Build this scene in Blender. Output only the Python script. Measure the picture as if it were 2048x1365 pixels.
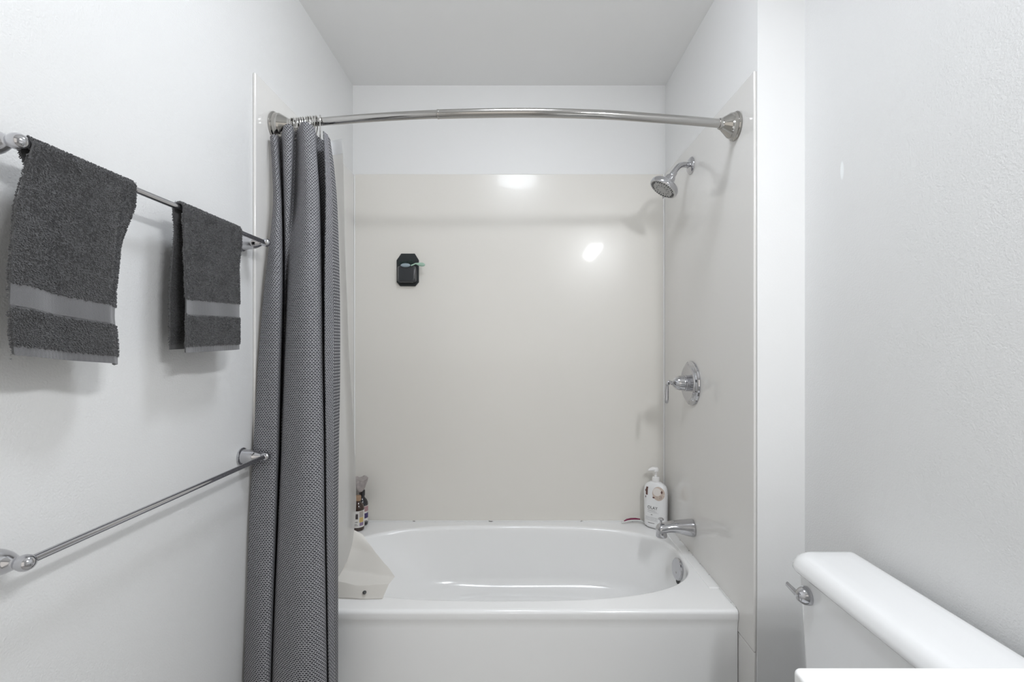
import bpy, bmesh, math, random
import numpy as np
from mathutils import Vector, Matrix, noise

for o in list(bpy.data.objects):
    bpy.data.objects.remove(o)
SC = bpy.context.scene
COL = SC.collection
PI = math.pi
random.seed(4)
RNG = np.random.default_rng(7)

# ------------------------------------------------------------------ camera, world, lights, exposure
H = 1.258                      # camera height; z values below are world metres
F = 917.0                      # focal length in pixels of the 2048 px frame
VX, VY = 1035.0, 691.0         # vanishing point of the depth direction
cam_d = bpy.data.cameras.new('camera'); cam_d.lens = 36 * F / 2048; cam_d.sensor_width = 36
cam_d.shift_x = -11 / 2048; cam_d.shift_y = 8.5 / 2048
cam_d.clip_start = 0.02
cam = bpy.data.objects.new('camera', cam_d); COL.objects.link(cam)
cam.location = (0, 0, H); cam.rotation_euler = (PI / 2, 0, 0)
SC.camera = cam

SC.view_settings.view_transform = 'Standard'
SC.view_settings.look = 'None'
SC.view_settings.gamma = 1
SC.view_settings.use_curve_mapping = False
SC.view_settings.exposure = 0.11

w = bpy.data.worlds.new('world'); SC.world = w; w.use_nodes = True
w.node_tree.nodes['Background'].inputs[0].default_value = (1.0, 0.96, 0.90, 1)
w.node_tree.nodes['Background'].inputs[1].default_value = 0.46

def area(name, loc, target, sx, sy, power, col):
    l = bpy.data.lights.new(name, 'AREA'); l.shape = 'RECTANGLE'; l.size = sx; l.size_y = sy
    l.energy = power; l.color = col
    o = bpy.data.objects.new(name, l); COL.objects.link(o); o.location = loc
    d = Vector(target) - Vector(loc)
    o.rotation_euler = d.to_track_quat('-Z', 'Y').to_euler()
    return o
# added soft fill lamp, unseen, just inside the doorway behind the camera
area('rear_fill_light', (-0.25, -1.16, 1.25), (-0.15, 1.5, 1.25), 0.95, 1.9, 2.5, (1.0, 0.95, 0.88))
VANITY_POWER = 20.5     # each of the three bulbs of the fixture over the vanity
SHADE_POWER = 1.8
DOME_POWER = 30.5       # flush ceiling lamp just above the frame

# ------------------------------------------------------------------ helpers
def P(px, py, Y):
    """photograph pixel at depth Y -> world point"""
    return Vector(((px - VX) * Y / F, Y, H - (py - VY) * Y / F))

def mat(name, base, rough=0.5, metal=0.0, spec=0.5, coat=0.0, noise_amt=0.0, noise_scale=4.0,
        bump=0.0, bump_scale=200.0, bump_detail=2.0, trans=0.0, bump2=0.0, bump2_scale=8.0, rough_var=0.0):
    m = bpy.data.materials.new(name); m.use_nodes = True
    nt = m.node_tree; b = nt.nodes['Principled BSDF']
    b.inputs['Base Color'].default_value = (*base, 1)
    b.inputs['Roughness'].default_value = rough
    b.inputs['Metallic'].default_value = metal
    b.inputs['Specular IOR Level'].default_value = spec
    b.inputs['Coat Weight'].default_value = coat
    b.inputs['Coat Roughness'].default_value = 0.05
    tc = nt.nodes.new('ShaderNodeTexCoord')
    if noise_amt > 0:
        n = nt.nodes.new('ShaderNodeTexNoise'); n.inputs['Scale'].default_value = noise_scale
        n.inputs['Detail'].default_value = 3
        nt.links.new(tc.outputs['Object'], n.inputs['Vector'])
        mx = nt.nodes.new('ShaderNodeMix'); mx.data_type = 'RGBA'
        mx.inputs[6].default_value = (*[c * (1 - noise_amt) for c in base], 1)
        mx.inputs[7].default_value = (*[min(1, c * (1 + noise_amt)) for c in base], 1)
        nt.links.new(n.outputs['Fac'], mx.inputs[0]); nt.links.new(mx.outputs[2], b.inputs['Base Color'])
    if rough_var > 0:
        n = nt.nodes.new('ShaderNodeTexNoise'); n.inputs['Scale'].default_value = 9; n.inputs['Detail'].default_value = 5
        nt.links.new(tc.outputs['Object'], n.inputs['Vector'])
        mr = nt.nodes.new('ShaderNodeMapRange')
        mr.inputs[3].default_value = rough - rough_var; mr.inputs[4].default_value = rough + rough_var
        nt.links.new(n.outputs['Fac'], mr.inputs[0]); nt.links.new(mr.outputs[0], b.inputs['Roughness'])
    last = None
    for amt, sc, det, dist in ((bump2, bump2_scale, 1.0, 0.004), (bump, bump_scale, bump_detail, 0.001)):
        if amt > 0:
            n = nt.nodes.new('ShaderNodeTexNoise'); n.inputs['Scale'].default_value = sc; n.inputs['Detail'].default_value = det
            nt.links.new(tc.outputs['Object'], n.inputs['Vector'])
            bp = nt.nodes.new('ShaderNodeBump'); bp.inputs['Strength'].default_value = amt; bp.inputs['Distance'].default_value = dist
            nt.links.new(n.outputs['Fac'], bp.inputs['Height'])
            if last: nt.links.new(last.outputs[0], bp.inputs['Normal'])
            last = bp
    if last: nt.links.new(last.outputs[0], b.inputs['Normal'])
    m['bsdf'] = b.name
    return m

def emit_mat(name, col, strength):
    m = bpy.data.materials.new(name); m.use_nodes = True; nt = m.node_tree
    b = nt.nodes['Principled BSDF']
    b.inputs['Base Color'].default_value = (0.9, 0.9, 0.9, 1)
    b.inputs['Emission Color'].default_value = (*col, 1); b.inputs['Emission Strength'].default_value = strength
    return m

class MB:
    """collects geometry of one mesh"""
    def __init__(s): s.v = []; s.f = []; s.mi = []; s.uv = None; s.cur = 0
    def add(s, vs, fs):
        n = len(s.v); s.v += [tuple(x) for x in vs]
        for f in fs: s.f.append(tuple(i + n for i in f)); s.mi.append(s.cur)
        return s
    def box(s, lo, hi, bev=0.0, seg=3):
        bm = bmesh.new(); bmesh.ops.create_cube(bm, size=1)
        lo = Vector(lo); hi = Vector(hi); d = hi - lo; c = (hi + lo) / 2
        for v in bm.verts: v.co = Vector((v.co.x * d.x, v.co.y * d.y, v.co.z * d.z)) + c
        if bev > 0: bmesh.ops.bevel(bm, geom=list(bm.edges), offset=bev, segments=seg, profile=0.5, affect='EDGES')
        return s.bm(bm)
    def bm(s, bm, M=None):
        bm.verts.ensure_lookup_table(); bm.verts.index_update()
        vs = [(M @ v.co) if M else v.co.copy() for v in bm.verts]
        s.add(vs, [[v.index for v in f.verts] for f in bm.faces]); bm.free(); return s
    def rings(s, rings, close_u=True, cap0=False, cap1=False):
        n = len(rings[0]); vs = [p for r in rings for p in r]; fs = []
        for i in range(len(rings) - 1):
            for j in range(n if close_u else n - 1):
                a = i * n + j; b = i * n + (j + 1) % n
                fs.append((a, b, b + n, a + n))
        if cap0: fs.append(tuple(reversed(range(n))))
        if cap1: fs.append(tuple(range((len(rings) - 1) * n, len(rings) * n)))
        return s.add(vs, fs)
    def lathe(s, prof, origin=(0, 0, 0), axis=(0, 0, 1), n=40, cap=True):
        """prof: (radius, height along axis)"""
        q = Vector((0, 0, 1)).rotation_difference(Vector(axis).normalized()); o = Vector(origin)
        rs = []
        for r, h in prof:
            r = max(r, 1e-5)
            rs.append([o + q @ Vector((r * math.cos(2 * PI * k / n), r * math.sin(2 * PI * k / n), h)) for k in range(n)])
        return s.rings(rs, True, cap, cap)
    def tube(s, pts, rad, n=16, cap=True, closed=False, flat=None):
        pts = [Vector(p) for p in pts]; m = len(pts)
        if not hasattr(rad, '__len__'): rad = [rad] * m
        rs = []; up = None
        for i, p in enumerate(pts):
            if closed: t = (pts[(i + 1) % m] - pts[i - 1]).normalized()
            else: t = (pts[min(i + 1, m - 1)] - pts[max(i - 1, 0)]).normalized()
            if up is None:
                up = Vector((0, 0, 1)) if abs(t.z) < 0.9 else Vector((1, 0, 0))
            a = (up - t * up.dot(t)).normalized(); b = t.cross(a); up = a
            fa, fb = (1, 1) if flat is None else flat
            rs.append([p + rad[i] * (fa * a * math.cos(2 * PI * k / n) + fb * b * math.sin(2 * PI * k / n)) for k in range(n)])
        if closed: rs.append(rs[0])
        return s.rings(rs, True, cap and not closed, cap and not closed)
    def sphere(s, c, r, sc=(1, 1, 1), n=24):
        prof = [(r * math.sin(PI * k / n), -r * math.cos(PI * k / n)) for k in range(n + 1)]
        k0 = len(s.v); s.lathe(prof, (0, 0, 0), (0, 0, 1), 2 * n, False)
        for i in range(k0, len(s.v)):
            x, y, z = s.v[i]; s.v[i] = (x * sc[0] + c[0], y * sc[1] + c[1], z * sc[2] + c[2])
        return s
    def build(s, name, m, parent=None, angle=35, uv=None, origin=None, recalc=True):
        me = bpy.data.meshes.new(name)
        vs = s.v
        if origin is not None: vs = [(x - origin[0], y - origin[1], z - origin[2]) for x, y, z in vs]
        me.from_pydata(vs, [], s.f)
        if recalc:
            b = bmesh.new(); b.from_mesh(me); bmesh.ops.recalc_face_normals(b, faces=b.faces); b.to_mesh(me); b.free()
        ms = m if isinstance(m, (list, tuple)) else [m]
        for x in ms: me.materials.append(x)
        if len(ms) > 1:
            for p, i in zip(me.polygons, s.mi): p.material_index = i
        if uv is not None:
            l = me.uv_layers.new(name='UVMap')
            idx = np.empty(len(me.loops), dtype=np.int64); me.loops.foreach_get('vertex_index', idx)
            l.data.foreach_set('uv', np.asarray(uv, dtype=np.float32)[idx].ravel())
        me.shade_smooth(); me.set_sharp_from_angle(angle=math.radians(angle))
        o = bpy.data.objects.new(name, me); COL.objects.link(o)
        if origin is not None: o.location = origin
        if recalc and len(s.f) < 60000:
            wn = o.modifiers.new('weighted_normal', 'WEIGHTED_NORMAL'); wn.keep_sharp = True
        if parent:
            o.parent = parent
            base = Vector((0, 0, 0)); q = parent          # world position of the parent
            while q: base += Vector(q.location); q = q.parent
            o.location = Vector(o.location) - base
        return o

def thing(name, label, cat, loc=(0, 0, 0), group=None):
    o = bpy.data.objects.new(name, None); COL.objects.link(o); o.location = loc
    o.empty_display_size = 0.05
    o['label'] = label; o['category'] = cat
    if group: o['group'] = group
    return o
def tag(o, label, cat, group=None):
    o['label'] = label; o['category'] = cat
    if group: o['group'] = group
    return o
def struct(o): o['kind'] = 'structure'; return o

def catmull(pts, n):
    """n samples per segment through pts (tuples of any size)"""
    P_ = [np.array(p, float) for p in pts]; P_ = [2 * P_[0] - P_[1]] + P_ + [2 * P_[-1] - P_[-2]]
    out = []
    for i in range(1, len(P_) - 2):
        p0, p1, p2, p3 = P_[i - 1:i + 3]
        for k in range(n):
            t = k / n
            out.append(0.5 * (2 * p1 + (p2 - p0) * t + (2 * p0 - 5 * p1 + 4 * p2 - p3) * t * t + (3 * p1 - p0 - 3 * p2 + p3) * t ** 3))
    out.append(P_[-2]); return out

# ------------------------------------------------------------------ room measures
XL, XR, XA = -0.804, 0.866, 0.7235      # left wall, right wall, alcove right wall
YB, YF, YS = 2.240, -1.20, 1.382        # back wall, rear wall, face of the wing wall
ZC = H + 1.27
ZD = H - 0.858                          # tub deck

# ------------------------------------------------------------------ materials
M_wall = mat('painted_wall', (0.80, 0.80, 0.795), 0.38, bump=0.8, bump_scale=250, bump_detail=1.5, noise_amt=0.012, noise_scale=2.2)
M_wall_smooth = mat('painted_wall_smooth', (0.86, 0.86, 0.855), 0.45, bump=0.16, bump_scale=190)
M_ceiling = mat('ceiling_paint', (0.93, 0.93, 0.925), 0.7, bump=0.15, bump_scale=120)
M_panel = mat('surround_acrylic', (0.81, 0.785, 0.735), 0.28, coat=0.12, bump=0.0, bump2=0.08, bump2_scale=6)
M_panel_side = mat('side_panel_acrylic', (0.785, 0.77, 0.745), 0.13, coat=0.2, bump2=0.04, bump2_scale=5)
M_bead = mat('corner_bead', (0.90, 0.90, 0.89), 0.25)
M_tub = mat('tub_enamel', (0.93, 0.93, 0.925), 0.15, coat=0.2)
M_ceramic = mat('toilet_ceramic', (0.88, 0.885, 0.89), 0.08, coat=0.5)
M_counter = mat('counter_white', (0.92, 0.92, 0.915), 0.25)
M_cabinet = mat('cabinet_white', (0.78, 0.78, 0.77), 0.4)
M_chrome = mat('chrome', (0.55, 0.55, 0.57), 0.06, metal=1.0)
M_rod = mat('brushed_rod', (0.46, 0.45, 0.435), 0.12, metal=1.0, bump=0.05, bump_scale=300)
M_nickel = mat('nickel', (0.45, 0.44, 0.42), 0.12, metal=1.0)
M_black = mat('black_gap', (0.02, 0.02, 0.02), 0.5)
M_floor = mat('floor_tile', (0.50, 0.485, 0.46), 0.35, noise_amt=0.1)

# ------------------------------------------------------------------ the setting
def slab(name, lo, hi, m): return struct(MB().box(lo, hi).build(name, m))
slab('floor', (XL - .1, YF - .1, -.1), (XR + .1, YB + .1, 0), M_floor)
slab('ceiling', (XL - .1, YF - .1, ZC), (XR + .1, YB + .1, ZC + .1), M_ceiling)
slab('wall_left', (XL - .1, YF - .1, 0), (XL, YB + .1, ZC), M_wall)
slab('wall_back', (XL, YB, 0), (XA, YB + .1, ZC), M_wall_smooth)

# right wall of the room with a small white touch-up mark
m = M_wall.copy(); m.name = 'painted_wall_touched_up'
nt = m.node_tree; b = nt.nodes['Principled BSDF']
src = b.inputs['Base Color'].links[0].from_socket
tc = nt.nodes.new('ShaderNodeTexCoord'); mp = nt.nodes.new('ShaderNodeMapping')
c = Vector((XR, XR * F / (1684 - VX), 0)); cz = H + (VY - 341) * c.y / F
mp.vector_type = 'POINT'; mp.inputs['Location'].default_value = (0, -c.y / 0.007, -cz / 0.026)
mp.inputs['Scale'].default_value = (0, 1 / 0.007, 1 / 0.026)
nt.links.new(tc.outputs['Object'], mp.inputs['Vector'])
ln = nt.nodes.new('ShaderNodeVectorMath'); ln.operation = 'LENGTH'; nt.links.new(mp.outputs[0], ln.inputs[0])
mr = nt.nodes.new('ShaderNodeMapRange'); mr.inputs[1].default_value = 0.75; mr.inputs[2].default_value = 1.05
mr.inputs[3].default_value = 1; mr.inputs[4].default_value = 0
nt.links.new(ln.outputs['Value'], mr.inputs[0])
mx = nt.nodes.new('ShaderNodeMix'); mx.data_type = 'RGBA'; mx.inputs[7].default_value = (0.92, 0.94, 0.94, 1)
nt.links.new(mr.outputs[0], mx.inputs[0]); nt.links.new(src, mx.inputs[6]); nt.links.new(mx.outputs[2], b.inputs['Base Color'])
slab('wall_right', (XR, YF - .1, 0), (XR + .1, YS + .02, ZC), m)
# wing wall: alcove side and the face beside the tub
o = MB().box((XA, YS, 0), (XR + .1, YB + .1, ZC)).build('wall_alcove_right', M_wall_smooth); struct(o)
# rear wall with a doorway
dx0, dx1, dz = -0.74, 0.24, 2.2
mb = MB().box((XL, YF - .1, 0), (dx0, YF, ZC)).box((dx1, YF - .1, 0), (XR, YF, ZC)).box((dx0, YF - .1, dz), (dx1, YF, ZC))
struct(mb.build('wall_rear', M_wall))
mb = MB().box((dx0 - .03, YF, 0), (dx0 + .0, YF + .015, dz), .004).box((dx1, YF, 0), (dx1 + .06, YF + .015, dz + .06), .004).box((dx0 - .03, YF, dz), (dx1, YF + .015, dz + .06), .004)
struct(mb.build('trim_1', M_bead))

# ------------------------------------------------------------------ shower surround panels
def panel(name, lo, hi, m, label, bev=.004):
    return tag(MB().box(lo, hi, bev).build(name, m), label, 'shower panel')
XPL, XPR, YPB = -0.795, 0.7145, 2.231
panel('shower_wall_panel', (XPL + .0005, YPB, ZD + .001), (XPR - .0005, YB, H + .834), M_panel,
      'large glossy cream shower panel on the back wall above the bathtub')
panel('shower_wall_panel', (XL, 1.391, 0.02), (XPL, YB, H + .830), M_panel_side,
      'narrow white shower panel on the left wall behind the grey curtain')
t = thing('shower_wall_panel', 'white shower panel on the right wall carrying the chrome shower fittings', 'shower panel', (XA, 1.8, 0))
MB().box((XPR, 1.386, H - .930), (XA, YB, H + .832), .004).build('upper_sheet', M_panel_side, t)
MB().box((XPR + .001, 1.388, 0.02), (XA, YB, H - .932), .003).build('lower_sheet', M_panel_side, t)
for x, s in ((XPL, 1), (XPR, -1)):
    o = MB().box((min(x, x + s * .006), YPB - .006, ZD + .002), (max(x, x + s * .006), YPB, H + .832), .002).build('trim_2' if s > 0 else 'trim_3', M_bead); struct(o)
# caulk along the tub with a few dark specks
mc = mat('caulk', (0.82, 0.82, 0.81), 0.4)
nt = mc.node_tree; b = nt.nodes['Principled BSDF']; tc = nt.nodes.new('ShaderNodeTexCoord')
mp = nt.nodes.new('ShaderNodeMapping'); mp.inputs['Scale'].default_value = (22, 60, 60); nt.links.new(tc.outputs['Object'], mp.inputs[0])
n = nt.nodes.new('ShaderNodeTexNoise'); n.inputs['Scale'].default_value = 1; n.inputs['Detail'].default_value = 4; nt.links.new(mp.outputs[0], n.inputs[0])
cr = nt.nodes.new('ShaderNodeValToRGB'); cr.color_ramp.elements[0].position = 0.655; cr.color_ramp.elements[0].color = (0.82, 0.82, 0.81, 1)
cr.color_ramp.elements[1].position = 0.69; cr.color_ramp.elements[1].color = (0.12, 0.11, 0.09, 1)
nt.links.new(n.outputs['Fac'], cr.inputs[0]); nt.links.new(cr.outputs[0], b.inputs['Base Color'])
o = MB().box((XPL, YPB - .005, ZD - .001), (XPR, YPB + .002, ZD + .005), .002).build('trim_4', mc); struct(o)
o = MB().box((XPR - .004, 1.50, ZD - .001), (XPR + .002, YPB, ZD + .004), .0015).build('trim_5', mc); struct(o)

# ------------------------------------------------------------------ bathtub
tub = thing('bathtub', 'white alcove bathtub with flat apron beneath the glossy cream panels', 'bathtub', (-0.04, 1.86, 0))
def sring(cx, cy, ax0, ax1, ay, z, n=160, e=2.8):
    out = []
    for k in range(n):
        a = 2 * PI * k / n; c, s_ = math.cos(a), math.sin(a)
        r = (abs(c) ** e + abs(s_) ** e) ** (-1 / e)
        x = r * c; y = r * s_
        out.append(Vector((cx + (ax1 if x > 0 else ax0) * x, cy + ay * y, z)))
    return out
CX, CY = -0.05, 1.860
AXL, AXR, AY = 0.705, 0.720, 0.326
N = 160
# rectangle ring matched by angle
x0, x1, y0, y1 = XPL + .001, XPR - .001, 1.492, YPB - .001
def rect_ring(z):
    base = sring(CX, CY, AXL, AXR, AY, z, N); out = []
    for p in base:
        dx, dy = p.x - CX, p.y - CY
        t_ = min((x1 - CX) / dx if dx > 1e-9 else 1e9, (x0 - CX) / dx if dx < -1e-9 else 1e9,
                 (y1 - CY) / dy if dy > 1e-9 else 1e9, (y0 - CY) / dy if dy < -1e-9 else 1e9)
        out.append(Vector((CX + dx * t_, CY + dy * t_, z)))
    for cxy in ((x0, y0), (x1, y0), (x0, y1), (x1, y1)):
        i = min(range(N), key=lambda k: (out[k].x - cxy[0]) ** 2 + (out[k].y - cxy[1]) ** 2)
        out[i] = Vector((cxy[0], cxy[1], z))
    return out
rings = [rect_ring(ZD)]
base = sring(CX, CY, AXL, AXR, AY, ZD, N)
rings.append([a.lerp(b_, 0.9) for a, b_ in zip(rings[0], base)])
prof = [(0, 0), (.004, .0008), (.008, .003), (.0115, .0065), (.014, .011), (.0155, .016)]
prof += [(.0155 + .022 * k / 8, .016 + .19 * k / 8) for k in range(1, 9)]
R_ = .075; a0 = .0375; d0 = .206
prof += [(a0 + R_ * (1 - math.cos(PI / 2 * k / 10)), d0 + R_ * math.sin(PI / 2 * k / 10)) for k in range(1, 11)]
for ins, dep in prof:
    t_ = max(0, (dep - .016) / .265)
    il = ins + .25 * t_ ** 1.15; ir = ins * .55 + .06 * t_ * t_
    rings.append(sring(CX, CY, AXL - il, AXR - ir, AY - ins, ZD - dep - .0, N, 2.8 if t_ < .9 else 2.6))
last = rings[-1]; cc = Vector((CX + .1, CY, ZD - .285))
for k in (.7, .4, .15): rings.append([cc.lerp(p, k) for p in last])
mb = MB().rings(rings, True, False, True)
# front lip and apron
front = sorted([p for p in rings[0] if abs(p.y - y0) < 1e-6], key=lambda p: p.x)
pr = [(0, 0)] + [(-.012 * math.sin(PI / 2 * k / 6), -.012 * (1 - math.cos(PI / 2 * k / 6))) for k in range(1, 7)]
pr += [(-.012, -.024), (-.0105, -.032), (-.008, -.040), (-.006, -.06), (-.006, -(ZD - .002))]
mb.rings([[Vector((p.x, p.y + dy, p.z + dz_)) for p in front] for dy, dz_ in pr], False)
o = mb.build('tub_shell', M_tub, tub, 50)
MB().box((0.676, 1.617, ZD - .004), (x1, y1, ZD + .0035), .003).build('end_ledge', M_tub, tub)
# overflow plate
oc = P(1357, 1139, 1.86) + Vector((-.002, 0, 0)); ax = Vector((-1, -.12, .12)).normalized()
mb = MB().lathe([(0.004, -.004), (.041, -.004), (.043, 0), (.0425, .004), (.039, .0075), (.030, .009), (.012, .0095), (.0005, .0095)], oc, ax, 48)
ov = mb.build('overflow_plate', M_chrome, tub)
sc_ = oc + ax * .0095 + Vector((0, -.004, -.012))
MB().lathe([(.0045, -.001), (.0045, .001), (.003, .0018), (.0002, .0018)], sc_, ax, 20).build('screw', M_nickel, ov)
MB().lathe([(.014, -.001), (.014, .0004), (.0002, .0004)], oc + ax * .0006 + Vector((-.004, -.008, -.041)), ax, 20).build('drain_slot', M_black, ov)
MB().lathe([(.032, 0), (.033, .002), (.028, .004), (.0005, .0045)], (0.36, 1.86, ZD - .285), (0, 0, 1), 40).build('drain', M_chrome, tub)

# ------------------------------------------------------------------ tub spout
sp0 = Vector((XPR, 1.866, H - .745))
t = thing('tub_spout', 'chrome tub spout with pull-up knob under the shower valve', 'faucet', sp0)
rs = []; n = 36
#        dist, zc, ry, rz
secs = [(0.0, 0, .034, .0345), (.003, 0, .0355, .036), (.01, 0, .0355, .036), (.02, .001, .0345, .0345), (.045, .0035, .032, .030), (.075, .0055, .029, .0245),
        (.10, .004, .027, .022), (.12, .000, .026, .0215), (.135, -.003, .0245, .0215), (.143, -.006, .021, .020), (.148, -.009, .013, .015), (.1495, -.010, .004, .006)]
secs = catmull(secs, 3)
for d, zc, ry, rz in secs:
    rs.append([sp0 + Vector((-d, ry * math.cos(2 * PI * k / n), zc + rz * math.sin(2 * PI * k / n) * (1 if math.sin(2 * PI * k / n) > 0 else .92))) for k in range(n)])
MB().rings(rs, True, True, True).build('body', M_chrome, t, 60)
MB().lathe([(.0215, .0), (.0225, .004), (.0215, .018), (.020, .028), (.017, .030)], sp0 + Vector((-.1285, 0, -.034)), (0, 0, 1), 32).build('nozzle', M_chrome, t)
MB().lathe([(.005, 0), (.0045, .010), (.0045, .016), (.007, .019), (.0115, .021), (.012, .024), (.009, .027), (.001, .028)], sp0 + Vector((-.131, 0, .014)), (0, 0, 1), 24).build('diverter_knob', M_chrome, t)

# ------------------------------------------------------------------ shower valve
vc = Vector((XPR, 1.879, H - .155))
t = thing('shower_valve', 'round chrome shower valve plate with bell hub and lever', 'faucet', vc)
MB().lathe([(.09, 0), (.0915, .003), (.090, .008), (.085, .0115), (.083, .0115), (.080, .015), (.0765, .0155), (.0745, .019), (.070, .021), (.066, .0205), (.060, .0185), (.03, .018), (.001, .018)], vc, (-1, 0, 0), 72).build('escutcheon', M_chrome, t)
MB().lathe([(.031, .015), (.033, .018), (.033, .030), (.0315, .032), (.0325, .034), (.0325, .038), (.031, .041), (.0295, .052), (.026, .063), (.019, .073), (.011, .079), (.009, .081), (.009, .084), (.006, .086), (.006, .094), (.001, .096)], vc, (-1, 0, 0), 48).build('hub', M_chrome, t)
lv = vc + Vector((-.096, 0, .003))
mb = MB().tube([lv + Vector((.012, 0, .002)), lv + Vector((.003, 0, .004)), lv + Vector((-.003, 0, .001)), lv + Vector((-.005, 0, -.008))], [.0045, .005, .005, .0055], 20)
mb.lathe([(.0055, 0), (.008, .002), (.008, .004), (.0055, .008), (.0055, .012), (.0075, .04), (.0085, .062), (.0085, .072), (.006, .079), (.001, .081)], lv + Vector((-.005, 0, -.006)), (-.04, 0, -1), 28)
mb.build('lever', M_chrome, t)

# ------------------------------------------------------------------ shower head
fc = Vector((XPR, 1.884, H + .738))
t = thing('shower_fixture', 'chrome shower head on a curved arm at the right wall', 'shower head', fc)
MB().lathe([(.034, 0), (.035, .002), (.034, .005), (.028, .010), (.018, .014), (.0105, .0155), (.0105, .018)], fc, (-1, 0, 0), 48).build('flange', M_chrome, t)
ap = [(.7145, .738), (.69, .7395), (.672, .737), (.657, .729), (.642, .713), (.628, .691)]
ap = [(x, 1.884 - .006 * i, z) for i, (x, z) in enumerate(ap)]
arm = [Vector((p[0], p[1], H + p[2])) for p in catmull(ap, 6)]
MB().tube(arm, .0112, 24).build('shower_arm', M_chrome, t)
hx = Vector((-.56, .0, -.83)).normalized(); h0 = arm[-1]
MB().lathe([(.0125, -.012), (.0135, -.010), (.0135, .006), (.0125, .009), (.011, .010)], h0, hx, 32).build('coupling_nut', M_chrome, t)
hd = MB().lathe([(.011, .008), (.018, .011), (.0212, .018), (.0225, .036), (.024, .0405), (.034, .042), (.046, .0455), (.0555, .051), (.0592, .058), (.0595, .068), (.0570, .0730), (.0535, .0735), (.0525, .0720)], h0, hx, 56).build('head_shell', M_chrome, t)
M_face = mat('spray_face_plastic', (0.45, 0.45, 0.44), 0.35)
M_dark = mat('dark_rubber', (0.03, 0.03, 0.035), 0.5)
fp = h0 + hx * .0733
MB().lathe([(.0005, .002), (.017, .0022), (.018, .0005), (.032, .0010), (.033, -.0002), (.0535, -.0002)], fp, hx, 56, False).build('spray_face', M_face, t)
q = Vector((0, 0, 1)).rotation_difference(hx); mb = MB()
for R, cnt in ((.0480, 32), (.0435, 28), (.0265, 12)):
    for k in range(cnt):
        a = 2 * PI * k / cnt
        if R > .03 and (k % 7 == 5): continue
        mb.lathe([(.0017, -.001), (.0017, .0022), (.0002, .0026)], fp + q @ Vector((R * math.cos(a), R * math.sin(a), 0)), hx, 8, False)
mb.build('spray_nozzles', M_dark, hd)
tb = fp + q @ Vector((0, 0, -.006)); dn = (Vector((0, 0, -1)) - hx * Vector((0, 0, -1)).dot(hx)).normalized(); dn = (dn * .36 + Vector((0, .93, 0))).normalized()
MB().tube([tb + dn * .052, tb + dn * .064 + hx * .002, tb + dn * .071 + hx * .004], [.0045, .004, .0035], 14).build('selector_tab', M_chrome, t)

# ------------------------------------------------------------------ shower curtain rod
ZR = H + .716
rodpts = [(-.775, 1.493), (-.70, 1.480), (-.615, 1.4655), (-.43, 1.438), (-.248, 1.4205), (.02, 1.4115), (.256, 1.422), (.43, 1.444), (.56, 1.463), (.654, 1.480), (.695, 1.490)]
rod_s = catmull(rodpts, 8)
t = thing('shower_curtain_rod', 'curved brushed metal curtain rod spanning the tub alcove', 'curtain rod', (0, 1.45, ZR))
jl = [Vector((p[0], p[1], ZR)) for p in rod_s if p[0] <= -.243]
jr = [Vector((p[0], p[1], ZR)) for p in rod_s if p[0] >= -.251]
MB().tube(jl, .0124, 28).build('inner_tube', M_rod, t)
ot = MB().tube(jr, .0136, 28).build('outer_tube', M_rod, t)
MB().lathe([(.0128, -.0012), (.0141, 0), (.0141, .0045), (.0136, .006)], jr[0], jr[1] - jr[0], 28).build('joint_collar', M_rod, ot)
fprof = [(.044, 0), (.0455, .002), (.0455, .006), (.0435, .009), (.0415, .010), (.0412, .014), (.0395, .018), (.0385, .024), (.0340, .031), (.0290, .0385), (.0245, .0455), (.0205, .052), (.0178, .057), (.0172, .0625), (.016, .064)]
for x, y, ax_ in ((XPL, 1.502, (1, -.25, 0)), (XPR, 1.500, (-1, -.30, 0))):
    q_ = MB().lathe(fprof, (x, y, ZR), (ax_[0], 0, 0), 56)
    k = len(q_.v)
    # shear the bell so that it follows the rod
    for i in range(k):
        vx, vy, vz = q_.v[i]; q_.v[i] = (vx, vy + abs(vx - x) * ax_[1], vz)
    q_.build('wall_flange', M_nickel, t)

# ------------------------------------------------------------------ towel bars
def towel_bar(z, ynear, label, small=False):
    X = -.734; Y1 = 1.335
    t = thing('towel_bar', label, 'towel bar', (XL, 1.0, z))
    MB().tube([(X, ynear, z), (X, Y1, z)], .0062, 28).build('bar', M_chrome, t)
    for y in (ynear, Y1):
        p = MB().lathe([(.0245, 0), (.0255, .0015), (.0255, .0045), (.0235, .006), (.021, .007), (.0205, .018), (.019, .032), (.0165, .042), (.0125, .051), (.0095, .057), (.0088, .060), (.0105, .064), (.0122, .070), (.0118, .076), (.009, .081), (.004, .0838), (.0005, .084)],
                   (XL, y, z), (1, 0, 0), 44).build('mounting_post', M_chrome, t)
    return t
ZU, ZL_ = H + .299, H - .324
towel_bar(ZU, .672, 'upper chrome towel bar with two dark grey towels over it')
towel_bar(ZL_, .682, 'lower chrome towel bar, empty, on the left wall')

# ------------------------------------------------------------------ towels
M_terry = mat('grey_terry', (0.078, 0.078, 0.081), 0.95, spec=0.1, noise_amt=0.10, noise_scale=60)
M_band = mat('grey_woven_band', (0.135, 0.135, 0.14), 0.75, spec=0.2, bump=0.6, bump_scale=700)
for m_ in (M_terry, M_band):
    m_.node_tree.nodes['Principled BSDF'].inputs['Sheen Weight'].default_value = 0.35
    m_.node_tree.nodes['Principled BSDF'].inputs['Sheen Roughness'].default_value = 0.6

def smooth(a, b, x): t_ = min(1, max(0, (x - a) / (b - a))); return t_ * t_ * (3 - 2 * t_)

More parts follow.
